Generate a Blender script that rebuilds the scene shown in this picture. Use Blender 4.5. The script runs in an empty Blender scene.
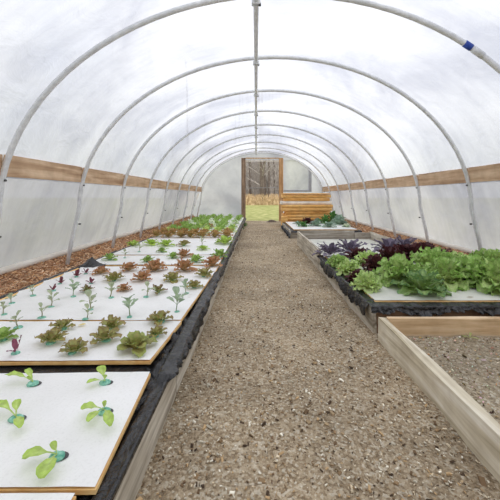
import bpy, bmesh, math, random
from mathutils import Vector, Matrix, noise
R = random.Random(7)
PI = math.pi
scene = bpy.context.scene
COL = scene.collection
F = 320.0; H = 1.2; CX = 0.29          # focal length in px, eye height, centre line of the hoops

def at(px, py, z=0.25):
    D = F * (H - z) / (py - 196.0)
    return Vector(((px - 256.0) * D / F, D, z))

# ------------------------------------------------------------------ materials
def newmat(name):
    m = bpy.data.materials.new(name); m.use_nodes = True
    nt = m.node_tree; nt.nodes.clear()
    return m, nt, nt.nodes, nt.links
def ramp(N, L, fac, stops):
    r = N.new('ShaderNodeValToRGB'); L.new(fac, r.inputs[0])
    while len(r.color_ramp.elements) < len(stops): r.color_ramp.elements.new(0.5)
    for e, (p, c) in zip(r.color_ramp.elements, stops):
        e.position = p; e.color = (*c, 1)
    return r.outputs[0]
def coords(N, L, scale=(1, 1, 1), rnd=True):
    tc = N.new('ShaderNodeTexCoord'); mp = N.new('ShaderNodeMapping')
    mp.inputs['Scale'].default_value = scale
    L.new(tc.outputs['Object'], mp.inputs[0])
    if rnd:
        oi = N.new('ShaderNodeObjectInfo'); cb = N.new('ShaderNodeMath'); cb.operation = 'MULTIPLY'
        cb.inputs[1].default_value = 37.0; L.new(oi.outputs['Random'], cb.inputs[0])
        L.new(cb.outputs[0], mp.inputs['Location'])
    return mp.outputs[0]
def noisen(N, L, vec, scale, detail=5, rough=.55, dist=0):
    n = N.new('ShaderNodeTexNoise'); n.inputs['Scale'].default_value = scale
    n.inputs['Detail'].default_value = detail; n.inputs['Roughness'].default_value = rough
    n.inputs['Distortion'].default_value = dist
    L.new(vec, n.inputs['Vector']); return n.outputs['Fac']
def principled(N, L, rough=.8, metal=0, spec=.3):
    p = N.new('ShaderNodeBsdfPrincipled'); o = N.new('ShaderNodeOutputMaterial')
    p.inputs['Roughness'].default_value = rough; p.inputs['Metallic'].default_value = metal
    p.inputs['Specular IOR Level'].default_value = spec
    L.new(p.outputs[0], o.inputs[0]); return p
def bump(N, L, h, p, strength=.3, dist=.01):
    b = N.new('ShaderNodeBump'); b.inputs['Strength'].default_value = strength
    b.inputs['Distance'].default_value = dist
    L.new(h, b.inputs['Height']); L.new(b.outputs[0], p.inputs['Normal'])

def mat_noise(name, c0, c1, scale=20, stretch=(1, 1, 1), rough=.8, bs=.3, bd=.01, spec=.3, metal=0, mid=None, dist=0, lo=.3, hi=.7):
    m, nt, N, L = newmat(name); p = principled(N, L, rough, metal, spec)
    v = coords(N, L, stretch); n = noisen(N, L, v, scale, dist=dist)
    st = [(lo, c0), (hi, c1)] if mid is None else [(lo, c0), ((lo + hi) / 2, mid), (hi, c1)]
    L.new(ramp(N, L, n, st), p.inputs['Base Color'])
    bump(N, L, n, p, bs, bd); return m
def mat_wood(name, c0, c1, c2, axis=0, rough=.8, freq=9):
    s = [freq] * 3; s[axis] = freq * .07
    m, nt, N, L = newmat(name); p = principled(N, L, rough)
    v = coords(N, L, s); n = noisen(N, L, v, 1.6, 6, .6, .6)
    v2 = coords(N, L, (1, 1, 1)); n2 = noisen(N, L, v2, 5, 3)
    mx = N.new('ShaderNodeMix'); mx.data_type = 'RGBA'; mx.blend_type = 'MULTIPLY'
    mx.inputs['Factor'].default_value = .6
    L.new(ramp(N, L, n, [(.3, c0), (.5, c1), (.7, c2)]), mx.inputs['A'])
    L.new(ramp(N, L, n2, [(.35, (.72, .68, .64)), (.65, (1.05, 1.05, 1.05))]), mx.inputs['B'])
    L.new(mx.outputs['Result'], p.inputs['Base Color'])
    bump(N, L, n, p, .35, .006); return m

M = {}
def ground_mat(name, dark, mid, light, speck, patch_dark=.6, scale=1.0):
    m, nt, N, L = newmat(name); p = principled(N, L, .95, 0, .15)
    v = coords(N, L, rnd=False)
    fine = noisen(N, L, v, 70 * scale, 6, .7)
    vo = N.new('ShaderNodeTexVoronoi'); vo.inputs['Scale'].default_value = 75 * scale; L.new(v, vo.inputs['Vector'])
    big = noisen(N, L, v, 1.1, 4, .6)
    base = ramp(N, L, fine, [(.3, dark), (.48, mid), (.68, light)])
    sp = N.new('ShaderNodeSeparateColor'); L.new(vo.outputs['Color'], sp.inputs[0])
    rmp = ramp(N, L, sp.outputs[0], [(.0, dark), (.35, mid), (.75, light), (.95, speck)])
    mx = N.new('ShaderNodeMix'); mx.data_type = 'RGBA'; mx.inputs['Factor'].default_value = .45
    L.new(base, mx.inputs['A']); L.new(rmp, mx.inputs['B'])
    m2 = N.new('ShaderNodeMix'); m2.data_type = 'RGBA'; m2.blend_type = 'MULTIPLY'; m2.inputs['Factor'].default_value = 1
    L.new(mx.outputs['Result'], m2.inputs['A'])
    L.new(ramp(N, L, big, [(.35, (patch_dark,) * 3), (.62, (1, 1, 1))]), m2.inputs['B'])
    L.new(m2.outputs['Result'], p.inputs['Base Color'])
    ad = N.new('ShaderNodeMath'); ad.operation = 'SUBTRACT'; L.new(fine, ad.inputs[0]); L.new(vo.outputs['Distance'], ad.inputs[1])
    bump(N, L, ad.outputs[0], p, .6, .012); return m
M['path'] = ground_mat('path_soil', (.12, .08, .045), (.42, .32, .205), (.68, .565, .41), (.92, .85, .70), .66)
M['soil'] = ground_mat('planter_soil', (.13, .10, .065), (.37, .30, .205), (.57, .48, .35), (.84, .80, .68), .72)
M['mulch'] = ground_mat('mulch', (.12, .055, .03), (.38, .19, .10), (.60, .36, .21), (.74, .52, .34), .6, .6)
M['lawn'] = mat_noise('grass', (.19, .20, .07), (.46, .42, .20), 2.2, rough=.95, bs=.5, bd=.05, mid=(.29, .30, .11), spec=.1)
M['hip'] = mat_wood('hip_wood', (.36, .21, .12), (.60, .41, .26), (.76, .57, .39), 1)
M['postwood'] = mat_wood('post_wood', (.13, .085, .055), (.28, .19, .13), (.38, .27, .18), 2)
M['postlight'] = mat_wood('post_wood_light', (.34, .18, .08), (.55, .32, .15), (.66, .42, .22), 2)
M['grey_y'] = mat_wood('weathered_rail', (.27, .235, .18), (.56, .51, .42), (.80, .76, .67), 1, freq=14)
M['grey_x'] = mat_wood('weathered_rail_across', (.22, .19, .15), (.40, .36, .31), (.56, .52, .46), 0, freq=14)
M['pine_y'] = mat_wood('planter_plank', (.46, .39, .26), (.74, .67, .52), (.95, .91, .80), 1, freq=11)
M['pine_x'] = mat_wood('planter_plank_across', (.46, .29, .15), (.66, .47, .28), (.80, .63, .44), 0, freq=12)
M['brown_x'] = mat_wood('brown_end_plank', (.13, .075, .045), (.24, .15, .09), (.34, .22, .14), 0)
M['cedar'] = mat_wood('cedar_slab', (.78, .38, .10), (.98, .58, .20), (1, .74, .36), 0, freq=7)
M['cedar2'] = mat_wood('cedar_slab_dark', (.66, .31, .08), (.90, .50, .16), (.98, .65, .27), 0, freq=7)
M['birch'] = mat_wood('pale_slab', (.88, .80, .68), (.97, .93, .86), (1, .98, .95), 0)
M['edge'] = mat_noise('board_edge', (.80, .42, .13), (1, .70, .32), 12, (1, 1, 1), bs=.2)
M['curb'] = mat_noise('curb', (.62, .56, .48), (.84, .80, .73), 6, (1, .3, 1), rough=.7)
M['steel'] = mat_noise('galvanised', (.60, .61, .62), (.80, .81, .82), 14, rough=.38, bs=.05, metal=.15, spec=.5)
M['dark'] = mat_noise('dark_bolt', (.05, .05, .05), (.12, .12, .12), 20, rough=.5)
M['blue'] = mat_noise('blue_tape', (.02, .05, .32), (.04, .10, .45), 20, rough=.4)
M['greyframe'] = mat_noise('grey_frame', (.30, .31, .33), (.40, .41, .43), 8, rough=.5)
M['teal'] = mat_noise('teal_plug', (.10, .38, .27), (.38, .70, .55), 60, rough=.8, bs=.6, lo=.35, hi=.65)
M['bark'] = mat_noise('bark', (.10, .075, .06), (.26, .21, .18), 5, (3, 3, .5), rough=.95)
M['brush'] = mat_noise('dry_brush', (.44, .29, .15), (.82, .62, .38), 3, rough=.95, lo=.35, hi=.65)
M['twig'] = mat_noise('grey_twigs', (.26, .22, .20), (.62, .56, .52), 3, rough=.95)
def foam_mat(name, c_lo, c_hi):
    m, nt, N, L = newmat(name); p = principled(N, L, .5, 0, .35)
    v = coords(N, L); a = noisen(N, L, v, 2.2, 5, .6); b = noisen(N, L, v, 90, 3, .6)
    c = ramp(N, L, a, [(.3, c_lo), (.6, c_hi)])
    d = ramp(N, L, b, [(.25, (.9, .9, .89)), (.5, (1, 1, 1))])
    v3 = coords(N, L); s = noisen(N, L, v3, 7, 2, .5)
    e = ramp(N, L, s, [(.22, (.62, .56, .48)), (.30, (1, 1, 1))])
    for k, (A, B) in enumerate(((c, d), (None, e))):
        mx = N.new('ShaderNodeMix'); mx.data_type = 'RGBA'; mx.blend_type = 'MULTIPLY'; mx.inputs['Factor'].default_value = 1
        L.new(A if A else last, mx.inputs['A']); L.new(B, mx.inputs['B']); last = mx.outputs['Result']
    L.new(last, p.inputs['Base Color']); bump(N, L, a, p, .25, .02); return m
M['foam'] = foam_mat('white_sheet', (.84, .835, .81), (.93, .925, .91))
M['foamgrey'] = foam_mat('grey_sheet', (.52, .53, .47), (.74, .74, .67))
def liner_mat():
    m, nt, N, L = newmat('black_liner'); p = principled(N, L, .24, 0, .5)
    v = coords(N, L, (1, .8, .5)); a = noisen(N, L, v, 16, 4, .6, 1.2)
    L.new(ramp(N, L, a, [(.3, (.006, .006, .007)), (.75, (.03, .03, .032))]), p.inputs['Base Color'])
    bump(N, L, a, p, .8, .02); return m
M['liner'] = liner_mat()

def plastic(name, tr=.14, tint=(.95, .955, .97), wr=(1, 1, 1)):
    m, nt, N, L = newmat(name)
    o = N.new('ShaderNodeOutputMaterial')
    T = N.new('ShaderNodeBsdfTransparent'); D = N.new('ShaderNodeBsdfTranslucent'); G = N.new('ShaderNodeBsdfGlossy')
    G.inputs['Roughness'].default_value = .25
    v = coords(N, L, wr, rnd=False)
    n = noisen(N, L, v, .55, 5, .55, .4); w = noisen(N, L, v, 2.6, 5, .6, 1.5)
    c = ramp(N, L, n, [(.36, tuple(x * y for x, y in zip(tint, (.62, .63, .68)))), (.62, tint)])
    tc = N.new('ShaderNodeTexCoord'); mp = N.new('ShaderNodeMapping'); mp.inputs['Rotation'].default_value = (.5, .3, .7); mp.inputs['Scale'].default_value = (.5, 9, .5)
    L.new(tc.outputs['Object'], mp.inputs[0]); cr = noisen(N, L, mp.outputs[0], 1.4, 4, .6, .3)
    mx = N.new('ShaderNodeMix'); mx.data_type = 'RGBA'; mx.blend_type = 'MULTIPLY'; mx.inputs['Factor'].default_value = 1
    L.new(c, mx.inputs['A']); L.new(ramp(N, L, cr, [(.32, (.94, .94, .95)), (.55, (1, 1, 1)), (.75, (1.04, 1.04, 1.04))]), mx.inputs['B'])
    L.new(mx.outputs['Result'], D.inputs['Color'])
    T.inputs['Color'].default_value = (.97, .97, .98, 1)
    r = N.new('ShaderNodeMapRange'); L.new(w, r.inputs[0]); r.inputs[1].default_value = .3; r.inputs[2].default_value = .7
    r.inputs[3].default_value = tr * 1.6; r.inputs[4].default_value = tr * .4
    m1 = N.new('ShaderNodeMixShader'); L.new(r.outputs[0], m1.inputs[0]); L.new(D.outputs[0], m1.inputs[1]); L.new(T.outputs[0], m1.inputs[2])
    m2 = N.new('ShaderNodeMixShader'); m2.inputs[0].default_value = .06; L.new(m1.outputs[0], m2.inputs[1]); L.new(G.outputs[0], m2.inputs[2])
    b = N.new('ShaderNodeBump'); b.inputs['Strength'].default_value = .5; b.inputs['Distance'].default_value = .03
    L.new(w, b.inputs['Height']); L.new(b.outputs[0], D.inputs['Normal']); L.new(b.outputs[0], G.inputs['Normal'])
    L.new(m2.outputs[0], o.inputs[0]); return m
M['skin'] = plastic('poly_skin', .16, (.67, .675, .70))
M['curtain'] = plastic('poly_curtain', .09, (.52, .505, .52), (1, .8, .8))
M['endskin'] = plastic('poly_end', .06, (.78, .775, .86))
M['pane'] = plastic('poly_pane', .10, (.90, .90, .92))

def plant_mat():
    m, nt, N, L = newmat('leaf'); o = N.new('ShaderNodeOutputMaterial')
    a = N.new('ShaderNodeAttribute'); a.attribute_name = 'Col'
    v = coords(N, L); n = noisen(N, L, v, 45, 4, .6)
    mx = N.new('ShaderNodeMix'); mx.data_type = 'RGBA'; mx.blend_type = 'MULTIPLY'; mx.inputs['Factor'].default_value = 1
    L.new(a.outputs['Color'], mx.inputs['A']); L.new(ramp(N, L, n, [(.3, (.72, .72, .72)), (.7, (1.15, 1.15, 1.1))]), mx.inputs['B'])
    p = N.new('ShaderNodeBsdfPrincipled'); p.inputs['Roughness'].default_value = .5; p.inputs['Specular IOR Level'].default_value = .35
    t = N.new('ShaderNodeBsdfTranslucent')
    L.new(mx.outputs['Result'], p.inputs['Base Color']); L.new(mx.outputs['Result'], t.inputs['Color'])
    b = N.new('ShaderNodeBump'); b.inputs['Strength'].default_value = .3; b.inputs['Distance'].default_value = .004
    L.new(n, b.inputs['Height']); L.new(b.outputs[0], p.inputs['Normal'])
    s = N.new('ShaderNodeMixShader'); s.inputs[0].default_value = .25
    L.new(p.outputs[0], s.inputs[1]); L.new(t.outputs[0], s.inputs[2]); L.new(s.outputs[0], o.inputs[0]); return m
M['leaf'] = plant_mat()
def chip_mat():
    m, nt, N, L = newmat('chips'); p = principled(N, L, .9, 0, .15)
    a = N.new('ShaderNodeAttribute'); a.attribute_name = 'Col'; L.new(a.outputs['Color'], p.inputs['Base Color']); return m
M['chips'] = chip_mat()

# ------------------------------------------------------------------ mesh helpers
class MB:
    def __init__(s): s.v = []; s.f = []; s.c = []
    def add(s, vs, fs, col=None):
        o = len(s.v); s.v += [tuple(v) for v in vs]; s.f += [tuple(i + o for i in f) for f in fs]
        if col is not None: s.c += col if isinstance(col, list) else [col] * len(vs)
    def box(s, a, b, jit=0):
        vs = [Vector((x + R.uniform(-jit, jit), y + R.uniform(-jit, jit), z + R.uniform(-jit, jit))) for x in (a[0], b[0]) for y in (a[1], b[1]) for z in (a[2], b[2])]
        s.add(vs, [(0, 1, 3, 2), (4, 6, 7, 5), (0, 4, 5, 1), (2, 3, 7, 6), (0, 2, 6, 4), (1, 5, 7, 3)])
    def tube(s, pts, rad, n=10, cap=True, col=None):
        pts = [Vector(p) for p in pts]; rs = rad if isinstance(rad, list) else [rad] * len(pts)
        rings = []; up = None
        for i, p in enumerate(pts):
            d = (pts[min(i + 1, len(pts) - 1)] - pts[max(i - 1, 0)]).normalized()
            if up is None: up = d.orthogonal().normalized()
            up = (up - d * up.dot(d)).normalized(); w = d.cross(up)
            rings += [p + (up * math.cos(2 * PI * k / n) + w * math.sin(2 * PI * k / n)) * rs[i] for k in range(n)]
        fs = [(i * n + k, i * n + (k + 1) % n, (i + 1) * n + (k + 1) % n, (i + 1) * n + k) for i in range(len(pts) - 1) for k in range(n)]
        if cap: fs += [tuple(range(n - 1, -1, -1)), tuple((len(pts) - 1) * n + k for k in range(n))]
        s.add(rings, fs, col)
    def grid(s, fn, nu, nv, col=None):
        vs = [fn(i / nu, j / nv) for j in range(nv + 1) for i in range(nu + 1)]
        fs = [(j * (nu + 1) + i, j * (nu + 1) + i + 1, (j + 1) * (nu + 1) + i + 1, (j + 1) * (nu + 1) + i) for j in range(nv) for i in range(nu)]
        s.add(vs, fs, [col(i / nu, j / nv) for j in range(nv + 1) for i in range(nu + 1)] if col else None)
    def mesh(s, name, mat, smooth=True):
        m = bpy.data.meshes.new(name); m.from_pydata(s.v, [], s.f); m.update()
        if s.c:
            ca = m.color_attributes.new('Col', 'FLOAT_COLOR', 'POINT')
            buf = []
            for c in s.c: buf += [c[0], c[1], c[2], 1]
            ca.data.foreach_set('color', buf)
        if smooth: m.polygons.foreach_set('use_smooth', [True] * len(m.polygons))
        m.materials.append(mat); return m
    def build(s, name, mat, parent=None, loc=None, smooth=False, bevel=0):
        o = bpy.data.objects.new(name, s.mesh(name, mat, smooth)); COL.objects.link(o)
        if loc is not None: o.location = loc
        if parent: o.parent = parent
        if bevel:
            b = o.modifiers.new('bevel', 'BEVEL'); b.width = bevel; b.segments = 2; b.limit_method = 'ANGLE'
        return o
def tag(o, label, cat, group=None, kind=None):
    if label: o['label'] = label
    if cat: o['category'] = cat
    if group: o['group'] = group
    if kind: o['kind'] = kind
    return o
def empty(name, loc, rz=0):
    o = bpy.data.objects.new(name, None); COL.objects.link(o); o.location = loc; o.rotation_euler = (0, 0, rz)
    o.empty_display_size = .05; return o
def struct(o): o['kind'] = 'structure'; return o
ORD = ['', 'first', 'second', 'third', 'fourth', 'fifth', 'sixth', 'seventh', 'eighth', 'ninth', 'tenth', 'eleventh', 'twelfth', 'thirteenth']
def plank(mb, a, b, seg=12, axis=1, wob=.004):
    """a plank as a subdivided box with slightly uneven faces"""
    a = Vector(a); b = Vector(b); nseg = seg
    rings = []
    o = R.uniform(0, 50)
    for i in range(nseg + 1):
        t = i / nseg
        oth = [k for k in range(3) if k != axis]
        ring = []
        for (p, q) in ((0, 0), (1, 0), (1, 1), (0, 1)):
            v = Vector((0, 0, 0)); v[axis] = a[axis] + (b[axis] - a[axis]) * t
            v[oth[0]] = (a, b)[p][oth[0]] + wob * noise.noise((o + t * 4, p * 3, q * 5)); v[oth[1]] = (a, b)[q][oth[1]] + wob * noise.noise((o + t * 4, p * 7 + 9, q * 5))
            ring.append(v)
        rings += ring
    fs = [(i * 4 + k, i * 4 + (k + 1) % 4, (i + 1) * 4 + (k + 1) % 4, (i + 1) * 4 + k) for i in range(nseg) for k in range(4)]
    fs += [(3, 2, 1, 0), tuple(nseg * 4 + k for k in range(4))]
    mb.add(rings, fs)

# ------------------------------------------------------------------ hoops and skin
ARC_A, ARC_B, ARC_Z = 2.94, 2.28, 1.0
def hoop_profile(off=0, n=40):
    pts = [(-3.17 - off, -.15), (-3.06 - off, .5)]
    for i in range(n + 1):
        a = PI - PI * i / n
        pts.append((math.cos(a) * (ARC_A + off), ARC_Z + math.sin(a) * (ARC_B + off)))
    pts += [(3.06 + off, .5), (3.17 + off, -.15)]
    return pts
hoopY = [3.29 + 1.504 * k for k in range(-3, 9)]
YF, YB = hoopY[0], hoopY[-1] + .03
mb = MB(); mb.tube([(x, 0, z) for x, z in hoop_profile()], .029, 12)
hm = mb.mesh('hoop_pipe', M['steel'])
pt = MB(); pt.tube([(0, 0, -.035), (0, 0, .055)], .033, 12); 
for s_ in (-1, 1): pt.box((-.045, s_ * .02 - .006, -.05), (.045, s_ * .02 + .006, .0))
ptm = pt.mesh('clamp', M['steel'], False)
bt = MB(); bt.tube([(0, 0, 0), (.03, 0, 0)], .012, 8); btm = bt.mesh('bolt', M['dark'])
def hx(z): return ARC_A * math.sqrt(max(0, 1 - ((z - ARC_Z) / ARC_B) ** 2))
for k, y in enumerate(hoopY):
    root = empty('hoop', (CX, y, 0)); vis = k - 2
    wh = 'behind the camera' if k < 3 else ('nearest the camera, with a blue tape sleeve on its right shoulder' if k == 3 else ('nearest the end wall' if k == len(hoopY) - 1 else ORD[vis] + ' from the camera'))
    tag(root, 'galvanised steel hoop %s' % wh, 'hoop', 'steel hoops carrying the plastic roof')
    o = bpy.data.objects.new('pipe', hm); COL.objects.link(o); o.parent = root
    # clamp joining hoop to the ridge pipe
    o = bpy.data.objects.new('clamp', ptm); COL.objects.link(o); o.parent = root
    o.location = (-CX, 0, ARC_Z + ARC_B * math.sqrt(1 - (CX / ARC_A) ** 2) - .055)
    b_ = bpy.data.objects.new('bolt', btm); COL.objects.link(b_); b_.parent = o; b_.location = (.04, .0, -.03); b_.rotation_euler = (0, PI / 2, 0)
    for s in (-1, 1):
        for zz in (1.36, .78):
            o = bpy.data.objects.new('bolt', btm); COL.objects.link(o); o.parent = root
            o.location = (s * (hx(zz if zz > 1 else 1.0) + (.02 if zz < 1 else 0)) - s * .045, 0, zz); o.rotation_euler = (0, 0, 0 if s > 0 else PI)
    if k == 3:
        ang = math.radians(50); a0 = []
        for d in (-.016, .0, .016):
            a = ang + d; a0.append((math.cos(a) * ARC_A, 0, ARC_Z + math.sin(a) * ARC_B))
        b = MB(); b.tube(a0, .034, 14); o = b.build('tape_sleeve', M['blue'], root, smooth=True); o['label'] = 'dark blue tape sleeve'
        a0 = []
        for d in (.022, .045, .07):
            a = ang - d; a0.append((math.cos(a) * ARC_A, 0, ARC_Z + math.sin(a) * ARC_B))
        b = MB(); b.tube(a0, .034, 14); b.build('coupler', M['steel'], root, smooth=True)

zr = ARC_Z + ARC_B * math.sqrt(1 - (CX / ARC_A) ** 2) - .06
mb = MB(); mb.tube([(0, YF, zr), (0, YB - .05, zr)], .030, 12)
tag(mb.build('ridge_pipe', M['steel'], smooth=True), 'long straight steel pipe running along the top under all the hoops', 'pipe')

# roof skin
def skin_pts(off, zmin):
    pts = []; n = 48; th = math.asin((zmin - ARC_Z) / ARC_B)
    for i in range(n + 1):
        a = PI - th - (PI - 2 * th) * i / n
        pts.append((CX + math.cos(a) * (ARC_A + off), ARC_Z + math.sin(a) * (ARC_B + off)))
    return pts
SP = skin_pts(.075, 1.38)
def roof(u, v):
    i = min(int(round(u * 48)), 48); x, z = SP[i]; y = YF + (YB - YF) * v
    ph = ((y - hoopY[0]) / 1.504) % 1.0
    sag = .022 * math.sin(PI * ph) * math.sin(PI * u)
    nx, nz = (x - CX) / ARC_A, (z - ARC_Z) / ARC_B
    return (x - nx * sag, y, z - nz * sag)
mb = MB(); mb.grid(roof, 48, 110); struct(mb.build('ceiling', M['skin'], smooth=True))
# side curtains below the hip boards
BASE = {-1: (-3.06, .30), 1: (3.62, .27)}
for s, nm in ((-1, 'wall_left'), (1, 'wall_right')):
    xt = CX + s * (hx(1.42) + .085); xb, zb = BASE[s]
    def cur(u, v):
        y = YF + (YB - YF) * u
        z = 1.45 + (zb - .04 - 1.45) * v; x = xt + (xb + s * .03 - xt) * v
        x += s * (.010 * math.sin(y * 23 + 3 * noise.noise((y * 1.3, v * 1.5, 0))) * (1 - v) + .02 * noise.noise((y * 1.1, v * 3, 4)))
        return (x, y, z)
    mb = MB(); mb.grid(cur, 420, 10); struct(mb.build(nm, M['curtain'], smooth=True))
    mb = MB(); mb.tube([(xb - s*.02, YF + (YB - YF) * t / 30, zb + .012 * noise.noise((t * .8, 0, s))) for t in range(31)], .045, 12)
    struct(mb.build('baseboard_left' if s < 0 else 'baseboard_right', M['curb'], smooth=True))

# hip boards: one per bay
for s, nm in ((-1, 'left'), (1, 'right')):
    prev = YF
    for k in range(len(hoopY) - 1):
        y0 = hoopY[k] + R.uniform(.02, .05); y1 = hoopY[k + 1] + R.uniform(-.005, .03)
        if k == 4: y1 -= .0
        xin = CX + s * (hx(1.52) + .034)
        mb = MB(); z0 = 1.405 + R.uniform(-.006, .006); z1 = 1.63 + R.uniform(-.008, .006)
        plank(mb, (min(xin, xin + s * .028), y0, z0), (max(xin, xin + s * .028), y1 - .012, z1), 8, 1, .006)
        o = mb.build('hip_board', M['hip'], bevel=.002)
        v = k - 2
        wh = '' if k < 3 else ', %s bay beyond the nearest hoop' % ORD[v]
        if k < 3: wh = ' ' + ['farthest behind', 'behind', 'just beside'][k] + ' the camera'
        tag(o, 'brown wooden hip board on the %s wall%s' % (nm, wh), 'board', 'wooden hip boards along both walls')

# end walls
def arch_top(x, off=.06):
    X = x - CX
    t = 1 - (X / (ARC_A + off)) ** 2
    return ARC_Z + (ARC_B + off) * math.sqrt(t) if t > 0 else 0
DX0, DX1, DZ = -.50, 1.10, 2.94
def endwall(name, y, hole, mat):
    mb = MB(); xs = [-3.4 + CX + i * .1 for i in range(69)] + [DX0, DX1]; xs = sorted(xs)
    for a, b in zip(xs, xs[1:]):
        if b - a < 1e-4: continue
        def tp(x):
            t = arch_top(x)
            return t if t and t > 1.42 else max(.02, 1.42 - (abs(x - CX) - (hx(1.42) + .10)) * 2.75)
        lo = DZ if hole and a >= DX0 - 1e-4 and b <= DX1 + 1e-4 else -.02
        ta, tb = tp(a), tp(b); n = 6
        if hole and a >= 1.33 and b <= 2.53:
            mb.add([(a, y, -.02), (b, y, -.02), (b, y, 1.42), (a, y, 1.42)], [(0, 1, 2, 3)]); lo = 2.90
            ta, tb = max(ta, 2.90), max(tb, 2.90)
            if min(tp(a), tp(b)) < 2.90: lo = min(tp(a), tp(b)); ta, tb = tp(a), tp(b)
        for j in range(n):
            mb.add([(a, y, lo + (ta - lo) * j / n), (b, y, lo + (tb - lo) * j / n), (b, y, lo + (tb - lo) * (j + 1) / n), (a, y, lo + (ta - lo) * (j + 1) / n)], [(0, 1, 2, 3)])
    return struct(mb.build(name, mat))
YW = YB + .03
endwall('wall_back', YW, True, M['endskin']); endwall('wall_front', YF - .05, False, M['endskin'])
fr = empty('door_1', (0, YW - .06, 0)); struct(fr)
mb = MB(); plank(mb, (DX0 - .20, -.06, 0), (DX0, .05, 3.02), 10, 2); mb.build('door_post', M['postwood'], fr, bevel=.006)
mb = MB(); plank(mb, (DX1, -.06, 0), (DX1 + .20, .05, 3.02), 10, 2); o = mb.build('door_post', M['postlight'], fr, bevel=.006); o['label'] = 'orange-brown door post'
mb = MB(); plank(mb, (DX0, -.02, 2.98), (DX1, .03, 3.04), 8, 0); mb.build('header', M['hip'], fr, bevel=.003)
mb = MB(); plank(mb, (DX0, -.0, 2.86), (DX1, .04, 2.90), 8, 0); o = mb.build('door_rail', M['birch'], fr, bevel=.003)
mb = MB(); mb.tube([(DX0, .05, 1.58), (DX1, .05, 1.60)], .012, 6); mb.build('wire', M['greyframe'], fr)
# framed panel hung on the end wall
pn = empty('vent_panel', (1.32, YW - .05, 1.42)); tag(pn, 'pale plastic panel in a grey frame, on the end wall above the slab stack', 'panel')
mb = MB(); mb.grid(lambda u, v: (1.22 * u, .004 * math.sin(u * 9), .05 + 1.45 * v), 12, 12); PB = mb
mb = MB(); mb.box((0, -.02, -.02), (1.34, .02, .06)); mb.box((1.20, -.02, .06), (1.34, .02, 1.44)); fo = mb.build('frame', M['greyframe'], pn, bevel=.004); PB.build('pane', M['pane'], fo)

# ------------------------------------------------------------------ ground
def fbm(p, o=4): return noise.fractal(p, 1.0, 2.0, o)
mb = MB()
def gr(u, v):
    y = .2 + 15.3 * v ** 1.35; x = -.62 + 1.9 * u
    z = .010 * fbm((x * 3, y * 3, 0)) + .005 * fbm((x * 18, y * 18, 3)) + .003 * noise.noise((x * 45, y * 45, 1))
    return (x, y, z)
mb.grid(gr, 170, 800); path = struct(mb.build('floor', M['path'], smooth=True))
mb = MB(); mb.grid(lambda u, v: (-3.7 + 7.9 * u, YF + (YW - YF) * v, -.03), 6, 10); struct(mb.build('trim_1', M['soil']))
mb = MB()
mb.grid(lambda u, v: (-90 + 180 * u, -60 + 150 * v ** 1.0, -.06 if -60 + 150 * v < 18 else -.06 + .0105 * (-60 + 150 * v - 18)), 40, 50)
struct(mb.build('trim_2', M['lawn'], smooth=True))
# chips of wood and gravel on the path (uncountable)
mb = MB()
pal = [(.78, .66, .48), (.45, .33, .20), (.20, .13, .075), (.34, .23, .13), (.66, .60, .48), (.95, .89, .75), (.09, .06, .04), (.58, .40, .22)]
def chip(mb, x, y, z, L, W, T, col, tilt=.35):
    m = Matrix.Translation((x, y, z)) @ Matrix.Rotation(R.uniform(0, 2 * PI), 4, 'Z') @ Matrix.Rotation(R.gauss(0, tilt), 4, 'X') @ Matrix.Rotation(R.gauss(0, tilt), 4, 'Y')
    vs = []
    for sx, sy, sz in ((-1, -1, -1), (1, -.7, -1), (1.1, .8, -1), (-.8, 1, -1), (-.9, -.8, 1), (.9, -.6, 1), (.8, .7, 1), (-.7, .8, 1)):
        vs.append(m @ Vector((sx * L / 2 * R.uniform(.7, 1.1), sy * W / 2 * R.uniform(.7, 1.1), sz * T / 2)))
    mb.add(vs, [(0, 1, 2, 3), (4, 7, 6, 5), (0, 4, 5, 1), (1, 5, 6, 2), (2, 6, 7, 3), (3, 7, 4, 0)], col)
for i in range(15000):
    y = .75 + 11 * R.random() ** 2.0; x = R.uniform(-.47, 1.01)
    L = min(.045, R.lognormvariate(math.log(.010), .45)); c = R.choice(pal); k = R.uniform(.75, 1.1)
    chip(mb, x, y, .006 + .010 * fbm((x * 3, y * 3, 0)), L, L * R.uniform(.25, .8), L * .25, tuple(q * k for q in c))
tag(mb.build('wood_chips', M['chips']), 'loose wood chips and gravel littering the path between the beds', 'chips', kind='stuff')

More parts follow.
